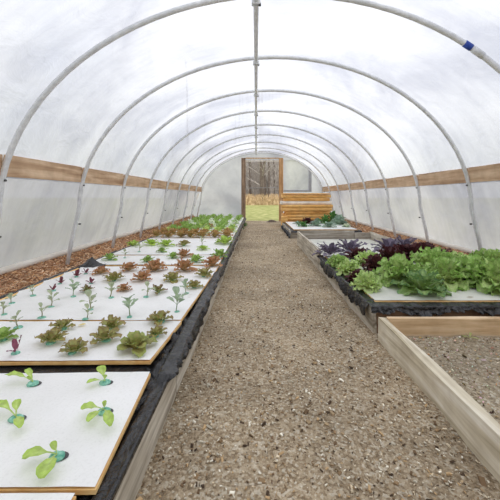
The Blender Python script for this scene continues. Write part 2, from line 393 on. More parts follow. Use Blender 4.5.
# mulch banks
def mulch_z(x, y, s):
    if s < 0: P = [(-3.3, .34), (-3.06, .29), (-2.8, .17), (-2.42, .16), (-2.3, .10)]
    else: P = [(2.7, .08), (2.9, .12), (3.3, .18), (3.62, .26), (3.8, .28)]
    for (a, za), (b, zb) in zip(P, P[1:]):
        if a <= x <= b: return za + (zb - za) * (x - a) / (b - a) + .02 * fbm((x * 4, y * 4, 5)) + .008 * fbm((x * 22, y * 22, 5))
    return P[0][1] if x < P[0][0] else P[-1][1]
mpal = [(.80, .52, .30), (.66, .38, .20), (.42, .23, .12), (.88, .66, .44), (.22, .12, .07), (.74, .56, .40), (.60, .32, .15)]
for s, (xa, xb), side in ((-1, (-3.07, -2.46), 'left'), (1, (2.86, 3.63), 'right')):
    mb = MB(); mb.grid(lambda u, v: (xa + (xb - xa) * u, YF + (YB - YF) * v, mulch_z(xa + (xb - xa) * u, YF + (YB - YF) * v, s)), 40, 500)
    mb2 = MB()
    for i in range(7000):
        y = 1.5 + 13.5 * R.random() ** 1.6; x = R.uniform(-3.02, -2.46) if s < 0 else R.uniform(2.88, 3.56)
        L = R.uniform(.02, .075); c = R.choice(mpal); k = R.uniform(.8, 1.2)
        chip(mb2, x, y, mulch_z(x, y, s) + .008, L, L * R.uniform(.12, .3), L * .12, tuple(q * k for q in c), .4)
    tag(mb.build('mulch_bank', M['mulch'], smooth=True), 'low bank of reddish mulch along the foot of the %s wall' % side, 'mulch', kind='stuff')
    tag(mb2.build('bark_shreds', M['chips']), 'loose reddish bark shreds strewn along the foot of the %s wall' % side, 'mulch', kind='stuff')

# ------------------------------------------------------------------ left bed
bed = empty('raised_bed', (-.5, 1, 0)); tag(bed, 'long low raised bed of grey weathered planks left of the path', 'raised bed')
def rail(a, b, mat, parent, nm='side_plank', seg=14, axis=1):
    mb = MB(); off = parent.location
    plank(mb, Vector(a) - off, Vector(b) - off, seg, axis, .012)
    return mb.build(nm, M[mat], parent, bevel=.004)
rail((-.52, .25, -.02), (-.482, 1.93, .215), 'grey_y', bed)
rail((-.515, 1.95, -.02), (-.478, 4.6, .235), 'grey_y', bed)
rail((-.512, 4.62, -.02), (-.475, 8.2, .235), 'grey_y', bed)
rail((-.512, 8.22, -.02), (-.475, 14.3, .235), 'grey_y', bed)
rail((-2.44, .25, -.02), (-2.40, 14.3, .19), 'grey_y', bed, seg=30)
rail((-2.40, 14.26, -.02), (-.52, 14.3, .2), 'grey_x', bed, 'end_plank', axis=0)
rail((-.60, .62, .02), (-.56, .66, .17), 'grey_x', bed, 'stake', 2, 2)

def liner(name, label, xin, xrail, sgn, y0, y1, hang, ny=700, zfl=.213, xfar=None):
    """sheet: flat under the boards, crumpled at the rail, spilling over it by hang(y)"""
    mb = MB(); nu = 34
    def f(u, v):
        y = y0 + (y1 - y0) * v
        k = u * nu
        n1 = fbm((y * 7, u * 5, sgn)); n2 = noise.noise((y * 24, u * 14, 2)); n3 = abs(noise.noise((y * 11 + u * 3, u * 2, 7)))
        if k <= 4:
            t = k / 4; return (xfar + (xin - xfar) * t, y, zfl)
        xo = xrail + sgn * .012
        if k <= 20:
            t = (k - 4) / 16; w = math.sin(PI * t)
            x = xin + (xo - xin) * t
            z = zfl + (.235 - zfl) * t ** 1.5 + w * (-.04 + .045 * n1 + .05 * n3 + .014 * n2) * (.6 if y < 1.7 else 1)
            if abs(x - xrail) < .055: z = max(z, .2235 if (y < 1.7 and sgn > 0) else .244 + .006 * n1)
            return (x + .008 * n1 * w, y + .012 * n2 * w, max(z, .12))
        t = (k - 20) / 14; h = hang(y)
        pl_ = 1 - abs(noise.noise((y * 19 + .6 * t, 3, sgn))) * 2.6; pl2 = 1 - abs(noise.noise((y * 41 + 1.5 * t, 8, sgn))) * 2.4
        bul = sgn * (.006 + .022 * t * max(0, pl_) + .010 * t * max(0, pl2) + .012 * t * n3)
        if y < 1.7 and sgn > 0: return (xo + .004, y, .2235 - .012 * t)
        return (xo + bul * (1 + .5 * math.sin(PI * t)), y + .02 * n2 * t, .240 - h * t + .012 * n1 * (1 - t) + .006 * (1 - t))
    mb.grid(f, nu, ny)
    o = mb.build(name, M['liner'], smooth=True)
    return tag(o, label, 'liner')
def hangL(y):
    a = .004
    if y > 1.75: a = .02 + .085 * min(1, (y - 1.75) / .35) * (.6 + .9 * noise.noise((y * 2.2, 0, 9)) + .25 * noise.noise((y * 9, 0, 2)))
    if 3.0 < y < 3.8: a *= .45
    return max(.004, a)
liner('pond_liner', 'crumpled black plastic liner spilling over the edge of the left bed', -.66, -.480, 1, .25, 14.25, hangL, 900, xfar=-2.39)
# tented bit of liner at the back left of the bed
pk = at(97, 262)
mb = MB()
def tent(u, v):
    x = -2.40 + .34 * u; y = 4.20 + .36 * v
    w = max(0, 1 - abs(u - .45) * 2) * max(0, 1 - abs(v - .5) * 2)
    return (x, y, (.245 if 0 < u < 1 and 0 < v < 1 else .235) + .13 * w ** 1.3 + .02 * fbm((x * 9, y * 9, 2)) * (1 if w > 0 else 0) - (.03 if w == 0 else 0))
mb.grid(tent, 26, 40); tag(mb.build('liner_fold', M['liner'], smooth=True), 'black plastic fold standing up at the wall side of the left bed', 'liner')
# black liner/soil lip along wall side of the left bed
mb = MB()
mb.grid(lambda u, v: (-2.52 + .2 * u, .3 + 13.9 * v, .205 + .03 * math.sin(PI * u) + .022 * fbm(((.3 + 13.9 * v) * 5, u * 2, 8))), 8, 400)
tag(mb.build('liner_edge', M['liner'], smooth=True), 'dark liner edge with soil tucked along the wall side of the left bed', 'liner')

# foam boards
def board(poly, z, label, mat='foam', nu=40, nv=30, scallop=0, amp=.003, edge='edge'):
    """poly: near-left, near-right, far-right, far-left (x,y)"""
    P = [Vector((x, y)) for x, y in poly]
    ctr = sum(P, Vector((0, 0))) / 4
    root = empty('foam_board', (ctr.x, ctr.y, z - .02)); tag(root, label, 'board', 'white planting boards floating on the beds')
    def pos(u, v):
        p = (P[0] * (1 - u) + P[1] * u) * (1 - v) + (P[3] * (1 - u) + P[2] * u) * v
        return p - ctr
    mb = MB()
    def top(u, v):
        p = pos(u, v); dx = 0
        if scallop and u < .08: dx = scallop * abs(math.sin(v * PI * scallop_n)) * (1 - u / .08)
        return (p.x + dx, p.y, .0205 + amp * noise.noise((p.x * 3, p.y * 3, z * 9)) + amp * .6 * noise.noise((p.x * 11, p.y * 11, 1)))
    scallop_n = 5
    mb.grid(top, nu, nv); mb.build('top_sheet', M[mat], root, smooth=True)
    mb = MB(); q = [pos(0, 0), pos(1, 0), pos(1, 1), pos(0, 1)]
    e = .004; c = Vector((0, 0))
    vs = [(p.x, p.y, zz) for zz in (-.006, .0125) for p in [v + (v.normalized() * e) for v in q]]
    mb.add(vs, [(3, 2, 1, 0), (4, 5, 6, 7), (0, 1, 5, 4), (1, 2, 6, 5), (2, 3, 7, 6), (3, 0, 4, 7)])
    o = mb.build('plywood_base', M[edge], root, bevel=.002); o['label'] = 'orange-brown board edge'
    return root
ZB = .25
board([(-1.95, .42), (-.56, .42), (-.580, 1.026), (-1.95, 1.022)], ZB - .004, 'white planting board at the bottom left corner, only its far edge in view')
board([(-2.25, 1.038), (-.526, 1.045), (-.572, 1.727), (-2.25, 1.70)], ZB, 'bright white planting board with five pale green seedlings, nearest the camera')
board([(-2.30, 1.83), (-.614, 1.852), (-.568, 2.43), (-2.30, 2.42)], ZB + .001, 'white planting board with three rows of young lettuces, second from the camera')
board([(-2.36, 2.445), (-.575, 2.445), (-.50, 4.33), (-2.36, 4.30)], ZB + .004, 'large white planting board crowded with kale, red and rust lettuces, third from the camera', scallop=.07, nv=60, amp=.005)
board([(-2.36, 4.42), (-.52, 4.42), (-.51, 5.12), (-2.36, 5.10)], ZB + .002, 'narrow white planting board with one row of green lettuces, fourth from the camera')
board([(-2.36, 5.17), (-.52, 5.17), (-.51, 7.18), (-2.36, 7.18)], ZB + .002, 'white planting board in front of the dense lettuce rows, fifth from the camera')
board([(-2.36, 7.26), (-.53, 7.26), (-.53, 10.5), (-2.36, 10.5)], ZB, 'white planting board under the dense red and green lettuce rows')
board([(-2.36, 10.56), (-.53, 10.56), (-.53, 14.1), (-2.36, 14.1)], ZB, 'farthest white planting board of the left bed, by the end wall')

# ------------------------------------------------------------------ plants
def lerp(a, b, t): return tuple(x + (y - x) * t for x, y in zip(a, b))
def leaf(mb, base, az, L, W, e0, bend, c_in, c_out, ruf=.0, cup=.25, pet=.3, nu=6, nv=7, rib=None, seed=0, edgepow=1.5, bite=0):
    """blade growing from base at azimuth az, elevation e0, bending by bend radians over its length"""
    ca, sa = math.cos(az), math.sin(az)
    cen = []; p = Vector((0, 0)); st = L / nv
    for j in range(nv + 1):
        e = e0 - bend * (j / nv) ** 1.2
        cen.append((p.copy(), e)); p = p + Vector((math.cos(e), math.sin(e))) * st
    vs, cs = [], []
    for j in range(nv + 1):
        t = j / nv; (c, e) = cen[j]
        if t < pet: w = W * .10 + W * .10 * t / pet
        else:
            q = (t - pet) / (1 - pet); w = W * (.2 + .8 * math.sin(PI * min(1, q * .86 + .06)) ** .75) * (1 if q < .97 else .6)
        for i in range(nu + 1):
            s = (i / nu - .5) * 2
            edge = abs(s) ** edgepow * (0 if t < pet * .8 else 1)
            rf = ruf * L * (noise.noise((seed + t * 5.5, s * 3.1, seed * 1.7)) + .7 * math.sin(t * 19 + s * 2 + seed * 5) * edge) * (.25 + .75 * edge) * min(1, t * 1.6)
            ww = w * (1 + (.25 * ruf / .1 * noise.noise((seed * 3, t * 8, s)) if ruf else 0)) - (bite * w * (math.sin(t * 22 + seed) > .2) * edge)
            lat = s * ww / 2
            up = cup * abs(s) ** 1.6 * w * .5 + rf
            # normal of the blade in the vertical plane
            r = c.x - math.sin(e) * up; z = c.y + math.cos(e) * up
            vs.append((base[0] + ca * r - sa * lat, base[1] + sa * r + ca * lat, base[2] + z))
            k = min(1, max(0, .65 * t ** 1.3 + .45 * edge * t + .25 * noise.noise((seed + t * 4, s * 4, 2))))
            col = lerp(c_in, c_out, k)
            if abs(s) < .2 and rib: col = lerp(rib, col, min(1, t * 1.1))
            cs.append(col)
    fs = [(j * (nu + 1) + i, j * (nu + 1) + i + 1, (j + 1) * (nu + 1) + i + 1, (j + 1) * (nu + 1) + i) for j in range(nv) for i in range(nu)]
    mb.add(vs, fs, cs)

def rosette(seed, n, r, h, W, cin, cout, ruf, erange=(1.35, .25), pet=.2, bend=(.4, 1.0), cup=.3, nu=6, nv=7, rib=None, bite=0):
    """r: radius, whorl of n leaves, inner ones upright, outer ones spreading"""
    R.seed(seed); mb = MB()
    for i in range(n):
        t = i / max(1, n - 1)                  # 0 inner .. 1 outer
        e = erange[0] + (erange[1] - erange[0]) * t + R.uniform(-.12, .12)
        L = (h * (1 - t) + r * 1.15 * t) * R.uniform(.85, 1.12)
        az = i * 2.39996 + R.uniform(-.3, .3); rr = r * .05
        k = R.uniform(.86, 1.12)
        leaf(mb, (rr * math.cos(az), rr * math.sin(az), 0.0), az, L, W * R.uniform(.85, 1.15) * (.7 + .3 * t), e, bend[0] + (bend[1] - bend[0]) * t, tuple(c * k for c in cin), tuple(c * k for c in cout), ruf, cup, pet, nu, nv, rib, seed * 3.3 + i * 1.7, bite=bite)
    return mb

PLG = {}
def plug_mesh(seed, r):
    R.seed(seed); mb = MB(); n = 12; rings = []
    prof = [(1.0, -.002), (1.05, .004), (.85, .010), (.45, .013), (.12, .010)]
    for (q, z) in prof:
        for k in range(n):
            a = 2 * PI * k / n; w = 1 + .22 * noise.noise((math.cos(a) * 2 + seed, math.sin(a) * 2, q * 3))
            rings.append((math.cos(a) * r * q * w, math.sin(a) * r * q * w * .85, z * (r / .03) + .003 * noise.noise((a, q * 4, seed))))
    fs = [(i * n + k, i * n + (k + 1) % n, (i + 1) * n + (k + 1) % n, (i + 1) * n + k) for i in range(4) for k in range(n)] + [tuple(4 * n + k for k in range(n))]
    mb.add(rings, fs); return mb.mesh('plug', M['teal'])
PLUGS = [plug_mesh(40 + i, .026) for i in range(3)]

def stemmed(seed, n, h, Ll, W, cin, cout, ruf=.03, stemc=(.30, .42, .22), droop=.9):
    """kale-like seedling: thin stalk, leaves on petioles at several heights"""
    R.seed(seed); mb = MB()
    top = Vector((R.uniform(-.012, .012), R.uniform(-.012, .012), h * .6))
    mb.tube([(0, 0, 0), top * .5 + Vector((.004, 0, 0)), top], [.004, .0035, .0025], 6, col=stemc)
    for i in range(n):
        t = .45 + .55 * i / max(1, n - 1); b = top * t; az = i * 2.4 + R.uniform(-.4, .4)
        leaf(mb, tuple(b), az, Ll * R.uniform(.8, 1.15), W * R.uniform(.85, 1.15), R.uniform(.55, 1.2) if i < n - 1 else 1.4, droop * R.uniform(.6, 1.3), cin, cout, ruf, .25, .38, 5, 7, stemc, seed + i * 2.3)
    return mb
G_BR = ((.50, .72, .10), (.38, .62, .10))
KIND = {}
def reg(name, desc, cat, meshes, plug=False, part='leaves'):
    KIND[name] = dict(desc=desc, cat=cat, m=[x.mesh(part, M['leaf']) for x in meshes], plug=plug)
OL = (.26, .38, .09)
reg('oak', 'ruffled olive green lettuce tinged red', 'lettuce', [rosette(100 + i, 13, .085, .075, .055, (.46, .54, .18), (.36, .22, .10), .13, (1.3, .35), .15, (.3, .8)) for i in range(4)], True)
reg('oakbig', 'large olive green lettuce with red-brown heart', 'lettuce', [rosette(120, 15, .115, .09, .085, (.46, .36, .15), (.34, .44, .12), .10, (1.35, .3), .15, (.3, .8))], True)
reg('rust', 'rust-red ruffled lettuce', 'lettuce', [rosette(140 + i, 18, .10, .10, .062, (.60, .46, .24), (.60, .27, .15), .14, (1.4, .35), .12, (.3, .8)) for i in range(4)])
reg('green', 'light green young lettuce', 'lettuce', [rosette(160 + i, 13, .10, .09, .065, (.50, .62, .20), (.24, .42, .09), .10, (1.3, .25), .15, (.3, .8)) for i in range(3)], True)
reg('bright', 'bright yellow-green lettuce', 'lettuce', [rosette(180 + i, 15, .12, .10, .085, (.66, .78, .25), (.42, .64, .09), .10, (1.3, .3), .12, (.3, .8)) for i in range(3)])
reg('redleaf', 'small dark maroon lettuce with upright leaves', 'lettuce', [rosette(200 + i, 5, .05, .075, .035, (.30, .10, .12), (.16, .025, .05), .08, (1.35, .6), .2, (.1, .5)) for i in range(3)], True)
reg('maroonup', 'maroon seedling with two long upright leaves', 'seedling', [rosette(210, 3, .075, .10, .036, (.34, .10, .16), (.25, .05, .10), .05, (1.35, .7), .15, (.0, .5))], True)
reg('kale', 'tall grey-green kale seedling', 'seedling', [stemmed(220 + i, 7, .165, .09, .055, (.50, .60, .42), (.34, .46, .33), .05) for i in range(3)], True)
reg('sprout', 'thin grey-green seedling', 'seedling', [stemmed(240 + i, 5, .10, .065, .036, (.52, .58, .40), (.36, .44, .28), .04, (.42, .40, .24)) for i in range(4)], True)
reg('redgreen', 'mixed maroon and green young lettuce', 'lettuce', [rosette(260 + i, 10, .075, .075, .045, (.36, .48, .16), (.22, .05, .06), .12, (1.35, .3), .15, (.3, .8)) for i in range(2)], True)
lo = dict(nu=4, nv=5)
reg('farred', 'bronze-red lettuce', 'lettuce', [rosette(300 + i, 14, .15, .15, .10, (.56, .52, .20), (.56, .27, .12), .14, (1.4, .4), .12, (.3, .8), **lo) for i in range(3)])
reg('fargreen', 'fresh green lettuce', 'lettuce', [rosette(320 + i, 14, .15, .16, .11, (.60, .74, .26), (.30, .50, .13), .10, (1.4, .4), .12, (.3, .8), **lo) for i in range(3)])
reg('farbright', 'yellow-green lettuce', 'lettuce', [rosette(340 + i, 14, .15, .14, .11, (.84, .90, .44), (.54, .74, .18), .10, (1.4, .4), .12, (.3, .8), **lo) for i in range(3)])
reg('farpale', 'lettuce with pale almost white leaves', 'lettuce', [rosette(360 + i, 12, .15, .16, .12, (.84, .94, .70), (.92, .97, .82), .08, (1.4, .4), .12, (.3, .8), **lo) for i in range(2)])
reg('head', 'big leafy green lettuce', 'lettuce', [rosette(400 + i, 54, .25, .25, .145, (.90, .95, .50), (.31, .55, .12), .13, (1.5, .12), .08, (.5, 1.1), .4, 8, 10, (.74, .84, .46)) for i in range(4)])
reg('lime', 'frilly yellow-green lettuce head', 'lettuce', [rosette(420 + i, 46, .21, .22, .12, (.92, .96, .52), (.50, .72, .24), .14, (1.45, .15), .08, (.4, .9), .3, 8, 9, (.74, .84, .46)) for i in range(2)])
reg('bluehead', 'dark green head with blue-green outer leaves', 'lettuce', [rosette(440, 30, .27, .24, .15, (.52, .68, .22), (.13, .27, .11), .09, (1.4, .2), .1, (.3, .9), .3, 8, 9, (.80, .88, .62))])
reg('darkred', 'dark purple-red frilly lettuce', 'lettuce', [rosette(460 + i, 30, .20, .19, .13, (.16, .07, .06), (.085, .018, .028), .13, (1.4, .2), .08, (.4, .9), .3, 7, 8) for i in range(3)])
reg('purple', 'purple-grey narrow-leaved kale', 'kale', [rosette(480 + i, 24, .25, .24, .11, (.24, .20, .26), (.20, .17, .25), .08, (1.35, .3), .3, (.4, 1.0), .2, 6, 8, (.34, .20, .34)) for i in range(3)])
reg('blue', 'blue-green cabbage', 'cabbage', [rosette(500 + i, 20, .22, .17, .16, (.50, .62, .48), (.30, .44, .36), .04, (1.35, .2), .15, (.2, .8), .35, 6, 7, (.66, .74, .6)) for i in range(2)])
reg('deep', 'deep green leafy plant', 'lettuce', [rosette(520 + i, 22, .22, .26, .13, (.22, .42, .12), (.08, .24, .06), .10, (1.4, .3), .12, (.4, .9), .3, 6, 7) for i in range(2)])

R.seed(99); CNT = {}
def plant(kind, pos, label, scale=1.0, group=None, sz=1.0):
    K = KIND[kind]; i = CNT.get(kind, 0); CNT[kind] = i + 1
    nm = {'seedling': 'seedling', 'lettuce': 'lettuce', 'kale': 'kale_plant', 'cabbage': 'cabbage'}[K['cat']]
    if not K['plug']:
        o = bpy.data.objects.new(nm, K['m'][i % len(K['m'])]); COL.objects.link(o); o.location = (pos[0], pos[1], pos[2] + .004)
        o.rotation_euler = (0, 0, R.uniform(0, 6.28)); o.scale = (scale, scale, scale * sz)
        return tag(o, label, K['cat'], group)
    root = empty(nm, pos, R.uniform(0, 6.28))
    tag(root, label, K['cat'], group)
    o = bpy.data.objects.new('leaves', K['m'][i % len(K['m'])]); COL.objects.link(o); o.parent = root
    o.scale = (scale, scale, scale * sz); o.location = (0, 0, .004)
    if K['plug']:
        p = bpy.data.objects.new('plug', PLUGS[i % 3]); COL.objects.link(p); p.parent = root
        p.location = (R.uniform(-.008, .008), R.uniform(-.012, 0), .0); q = R.uniform(.8, 1.15); p.scale = (q, q, q)
        if i == 0: p['label'] = 'teal green plug'
    return root

def rowset(board, rows, z=ZB + .003, scale=1.0):
    for rn, (rname, items) in enumerate(rows, 1):
        items = sorted(items, key=lambda t: -t[0])
        for k, it in enumerate(items, 1):
            px, py, kind = it[:3]; sc = it[3] if len(it) > 3 else 1.0
            plant(kind, at(px, py, z), '%s, %s from path, %s of %s' % (KIND[kind]['desc'], ORD[k], rname, board), sc * scale, 'young plants on the ' + board)
# nearest board: five seedlings with leaves pointed as seen
def near_seedling(cup, tips, label):
    c = at(*cup, ZB + .004); root = empty('seedling', c); tag(root, label, 'seedling', 'pale green seedlings on the nearest white board')
    p = bpy.data.objects.new('plug', PLUGS[R.randrange(3)]); COL.objects.link(p); p.parent = root; p.scale = (1.05, 1.0, 1.1)
    p['label'] = 'teal green plug'
    mh = MB(); n = 14
    mh.add([(.006 + math.cos(2 * PI * k / n) * .031, .004 + math.sin(2 * PI * k / n) * .024, .0) for k in range(n)], [tuple(range(n))])
    h = mh.build('planting_hole', M['dark'], p); h.location = (0, 0, -.001)
    mb = MB(); base = Vector((0, 0, .010))
    for (tx, ty, hh, w) in tips:
        T = at(tx, ty, ZB + hh) - c; d = T - base; L0 = math.hypot(d.x, d.y); az = math.atan2(d.y, d.x)
        e = math.atan2(d.z, L0); L = d.length * 1.08
        leaf(mb, tuple(base), az, L, w, e + .45, .85, (.58, .72, .22), (.42, .62, .10), .03, .3, .42, 6, 9, (.62, .76, .38), R.uniform(0, 50))
    mb.build('leaves', M['leaf'], root, smooth=True)
near_seedling((33, 384), [(6, 378, .03, .035), (26, 371, .05, .032), (28, 377, .03, .025)], 'pale seedling with a leaf stretched left, far left of the nearest white board')
near_seedling((105, 383), [(99, 368, .055, .045), (87, 385, .02, .034), (103, 376, .05, .028)], 'pale green seedling with one upright leaf, at the far right of the nearest white board')
near_seedling((16, 419), [(17, 401, .05, .034), (-6, 406, .04, .04), (20, 431, .02, .036)], 'pale green three-leaf seedling, left of middle on the nearest white board')
near_seedling((104, 412), [(81, 411, .03, .05), (88, 424, .02, .038), (110, 430, .02, .040), (107, 401, .045, .03)], 'pale green four-leaf seedling spread wide, right of middle on the nearest white board')
near_seedling((57, 457), [(23, 461, .03, .055), (42, 482, .02, .056), (49, 445, .05, .036)], 'biggest pale green seedling, near the front edge of the nearest white board')

rowset('second white board', [
 ('front row', [(16, 353, 'maroonup'), (74, 353, 'oak', .95), (135, 349, 'oakbig')]),
 ('middle row', [(3, 340, 'green', .9), (52, 343, 'oak', 1.15), (104, 341, 'oak', 1.1), (157, 336, 'oak', .85)]),
 ('back row', [(18, 328, 'sprout'), (63, 329, 'oak', .95), (112, 329, 'oak', 1.15), (160, 322, 'oak', 1.1)])])
rowset('third white board', [
 ('front row', [(3, 315, 'sprout', .95), (42, 318, 'sprout', 1.05), (87, 319, 'sprout', .9), (130, 317, 'kale', 1.05), (176, 312, 'kale', 1.05)]),
 ('second row', [(11, 304, 'sprout', .9), (51, 307, 'sprout', 1.15), (91, 310, 'sprout', 1.4)]),
 ('third row', [(33, 296, 'sprout', .9), (73, 297, 'kale', .9), (110, 298, 'sprout', 1.3), (147, 297, 'sprout', 1.2), (186, 294, 'kale', .8)]),
 ('fourth row', [(53, 291, 'redleaf'), (87, 292, 'redgreen', .9), (124, 291, 'rust', .75), (158, 293, 'redgreen', 1.1), (194, 288, 'oak', 1.1)]),
 ('fifth row', [(61, 284, 'redleaf', 1.1), (91, 284, 'redleaf'), (114, 281, 'oak', 1.35), (142, 281, 'rust', 1.15), (172, 281, 'oak', 1.4), (204, 277, 'oak', 1.35)]),
 ('back row', [(77, 277, 'redleaf', 1.3), (86, 274, 'redleaf', 1.1), (101, 274, 'rust', 1.0), (129, 271, 'rust', 1.15), (155, 271, 'rust', 1.45), (184, 271, 'rust', 1.5), (213, 266, 'rust', 1.4)])])
rowset('fourth white board', [
 ('front row', [(148, 262, 'green', 1.0), (196, 262, 'green', 1.2)]), ('back row', [(110, 260, 'green', 1.1), (125, 258, 'sprout', 1.2), (173, 258, 'green', 1.0), (184, 257, 'rust', 1.3), (220, 257, 'green', 1.5)])])
rowset('fifth white board', [
 ('front row', [(139, 252, 'sprout', 1.4), (162, 252, 'green', 1.0), (203, 250, 'bright', .9)]),
 ('back row', [(133, 246, 'bright', 1.1), (151, 245, 'bright', 1.3), (166, 246, 'bright', 1.3), (184, 246, 'oak', 1.6), (202, 246, 'sprout', 1.6), (225, 244, 'bright', 1.7)])])
# dense rows behind
rows = [(7.42, 'farred', 7), (7.85, 'farred', 7), (8.35, 'farbright', 6), (8.9, 'fargreen', 6), (9.4, 'mix', 6), (9.95, 'farpalemix', 6), (10.5, 'fargreen', 6), (11.1, 'farpalemix', 5), (11.8, 'fargreen', 5), (12.5, 'fargreen', 5), (13.2, 'fargreen', 5), (13.9, 'fargreen', 5)]
for ri, (y, k, n) in enumerate(rows, 1):
    for j in range(n):
        x = -.70 - (1.58) * j / (n - 1) + R.uniform(-.04, .04)
        kk = k
        if k == 'mix': kk = ['farbright', 'fargreen', 'farred'][j % 3]
        if k == 'farpalemix': kk = ['farpale', 'fargreen'][j % 2]
        if ri == 3 and j in (3, 4): kk = 'fargreen'
        plant(kk, (x, y + R.uniform(-.06, .06), ZB), '%s, %s from path in %s dense row behind the boards' % (KIND[kk]['desc'], ORD[j + 1], ORD[ri]), R.uniform(.95, 1.2), 'densely planted lettuces at the far end of the left bed')

# ------------------------------------------------------------------ right beds
rb = empty('raised_bed', (1.03, 4, 0)); tag(rb, 'long raised bed of grey planks right of the path, behind the empty planter', 'raised bed')
rail((1.02, 2.80, -.02), (1.055, 5.2, .225), 'grey_y', rb)
rail((1.02, 5.22, -.02), (1.06, 7.90, .33), 'grey_y', rb)
rail((2.80, 2.80, -.02), (2.84, 5.2, .24), 'grey_y', rb)
rail((2.80, 5.2, -.02), (2.84, 7.90, .32), 'grey_y', rb)
rail((1.06, 7.86, .0), (2.42, 7.90, .35), 'grey_x', rb, 'end_plank', axis=0)
rail((2.42, 7.84, .0), (2.80, 7.90, .30), 'grey_x', rb, 'end_plank', axis=0)
rail((1.056, 2.80, -.02), (2.80, 2.84, .215), 'brown_x', rb, 'end_plank', axis=0)
def hangR(y):
    a = .06 + .10 * noise.noise((y * 1.9, 3, 9)) + .05 * noise.noise((y * 8, 0, 2))
    if y < 4.9: a += .05
    if y > 4.9: a = .004 if y > 5.2 else a * .3
    return max(.004, a)
liner('pond_liner', 'crumpled black plastic liner hanging over the path side of the right bed', 1.14, 1.024, -1, 2.86, 5.18, hangR, 300, xfar=2.78)
# front drape of liner
mb = MB(); nu = 260
def fd(u, v):
    x = 1.0 + 1.79 * u; h = .055 + .06 * noise.noise((x * 3.1, 2, 0)) + .03 * noise.noise((x * 11, 2, 0))
    n1 = noise.noise((x * 13, v * 3, 5)); n3 = abs(noise.noise((x * 20, v * 1.5, 1)))
    if v < .4:
        t = v / .4; return (x, 2.93 - .135 * t, .232 + .010 * math.sin(PI * t) + .018 * n3 * t + .01 * n1 * t)
    t = (v - .4) / .6; return (x, 2.795 - .012 - .07 * n3 * t - .04 * abs(n1) * t, .242 - h * t + .012 * n1 * (1 - t))
mb.grid(fd, nu, 22); tag(mb.build('liner_drape', M['liner'], smooth=True), 'black plastic drape ruffled over the near end of the right bed, behind the empty planter', 'liner')
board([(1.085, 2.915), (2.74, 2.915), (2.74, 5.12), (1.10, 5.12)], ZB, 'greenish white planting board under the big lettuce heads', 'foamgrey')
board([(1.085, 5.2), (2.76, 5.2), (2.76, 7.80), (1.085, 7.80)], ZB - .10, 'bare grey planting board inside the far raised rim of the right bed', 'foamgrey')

GR = 'big salad plants on the right bed'
for (px, py, kind, sc, sz, where) in [
 (367, 289, 'lime', .66, 1.2, 'alone at the path-side front corner, right bed'),
 (400, 283, 'head', 1.0, 1.15, 'left of the front clump, behind the dark green head'),
 (421, 292, 'bluehead', .92, .95, 'at the front centre of the right bed'),
 (446, 284, 'head', 1.0, 1.15, 'right of the dark green head, right bed'),
 (433, 272, 'head', 1.05, 1.2, 'directly behind the dark green head, right bed'),
 (472, 283, 'head', .95, 1.2, 'second from the right frame edge on the right bed'),
 (499, 290, 'head', 1.05, 1.15, 'at the right frame edge of the right bed'),
 (490, 268, 'head', .95, 1.0, 'behind the rightmost front head, right bed'),
 (455, 268, 'lime', .95, 1.0, 'in the second row toward the right wall, right bed'),
 (358, 280, 'darkred', .62, .95, 'just behind the lone frilly head at the path corner'),
 (349, 273, 'lime', .72, 1.0, 'on the path edge behind the first dark red lettuce'),
 (339, 265, 'head', .58, 1.0, 'on the path edge before the purple kale'),
 (377, 271, 'darkred', .95, 1.1, 'behind the big green heads, right of the path corner'),
 (368, 264, 'lime', .85, .95, 'between dark red lettuces in the back rows'),
 (358, 259, 'darkred', .95, 1.0, 'in front of the purple kale, near the path'),
 (391, 262, 'darkred', 1.1, 1.15, 'behind the leftmost big green head'),
 (417, 260, 'darkred', 1.1, 1.15, 'behind the middle of the big green clump'),
 (441, 259, 'darkred', 1.0, .95, 'toward the right wall behind the green clump'),
 (404, 258, 'darkred', 1.1, 1.0, 'in the last dark row before the grey kale'),
 (426, 254, 'darkred', 1.0, 1.0, 'in the rear corner by the right wall'),
 (330, 255, 'purple', 1.0, .85, 'nearest the path, at the bare grey board'),
 (350, 253, 'purple', 1.1, .95, 'second from the path, at the bare grey board'),
 (388, 252, 'purple', 1.1, .95, 'third from the path, behind dark red lettuce'),
 (405, 250, 'purple', 1.1, .9, 'nearest the right wall, behind dark red lettuce')]:
    plant(kind, at(px, py, ZB + .002), '%s %s' % (KIND[kind]['desc'], where), sc, GR, sz)
# small sprigs on the board of the far right bed
fb = empty('raised_bed', (1.0, 10, 0)); tag(fb, 'farthest right raised bed with cabbages, before the slab stack', 'raised bed')
rail((.98, 9.05, -.02), (1.02, 11.9, .2), 'grey_y', fb)
rail((2.94, 9.05, -.02), (2.98, 11.9, .2), 'grey_y', fb)
rail((1.02, 9.05, -.02), (2.94, 9.09, .21), 'grey_x', fb, 'end_plank', axis=0)
rail((1.02, 11.86, -.02), (2.94, 11.9, .2), 'grey_x', fb, 'end_plank', axis=0)
mb = MB()
mb.grid(lambda u, v: (.93 + 2.1 * u, 9.0 + 2.95 * v, .212 + .03 * fbm((u * 12, v * 16, 3)) - (.16 * (u < .03 or u > .985) + .05 * (v < .01)) * (1 + noise.noise((u * 9, v * 40, 1)))), 60, 120)
tag(mb.build('pond_liner', M['liner'], smooth=True), 'black plastic liner showing round the farthest right bed', 'liner')
board([(1.08, 9.12), (2.9, 9.12), (2.9, 11.8), (1.08, 11.8)], ZB, 'white planting board under the cabbages of the farthest right bed')
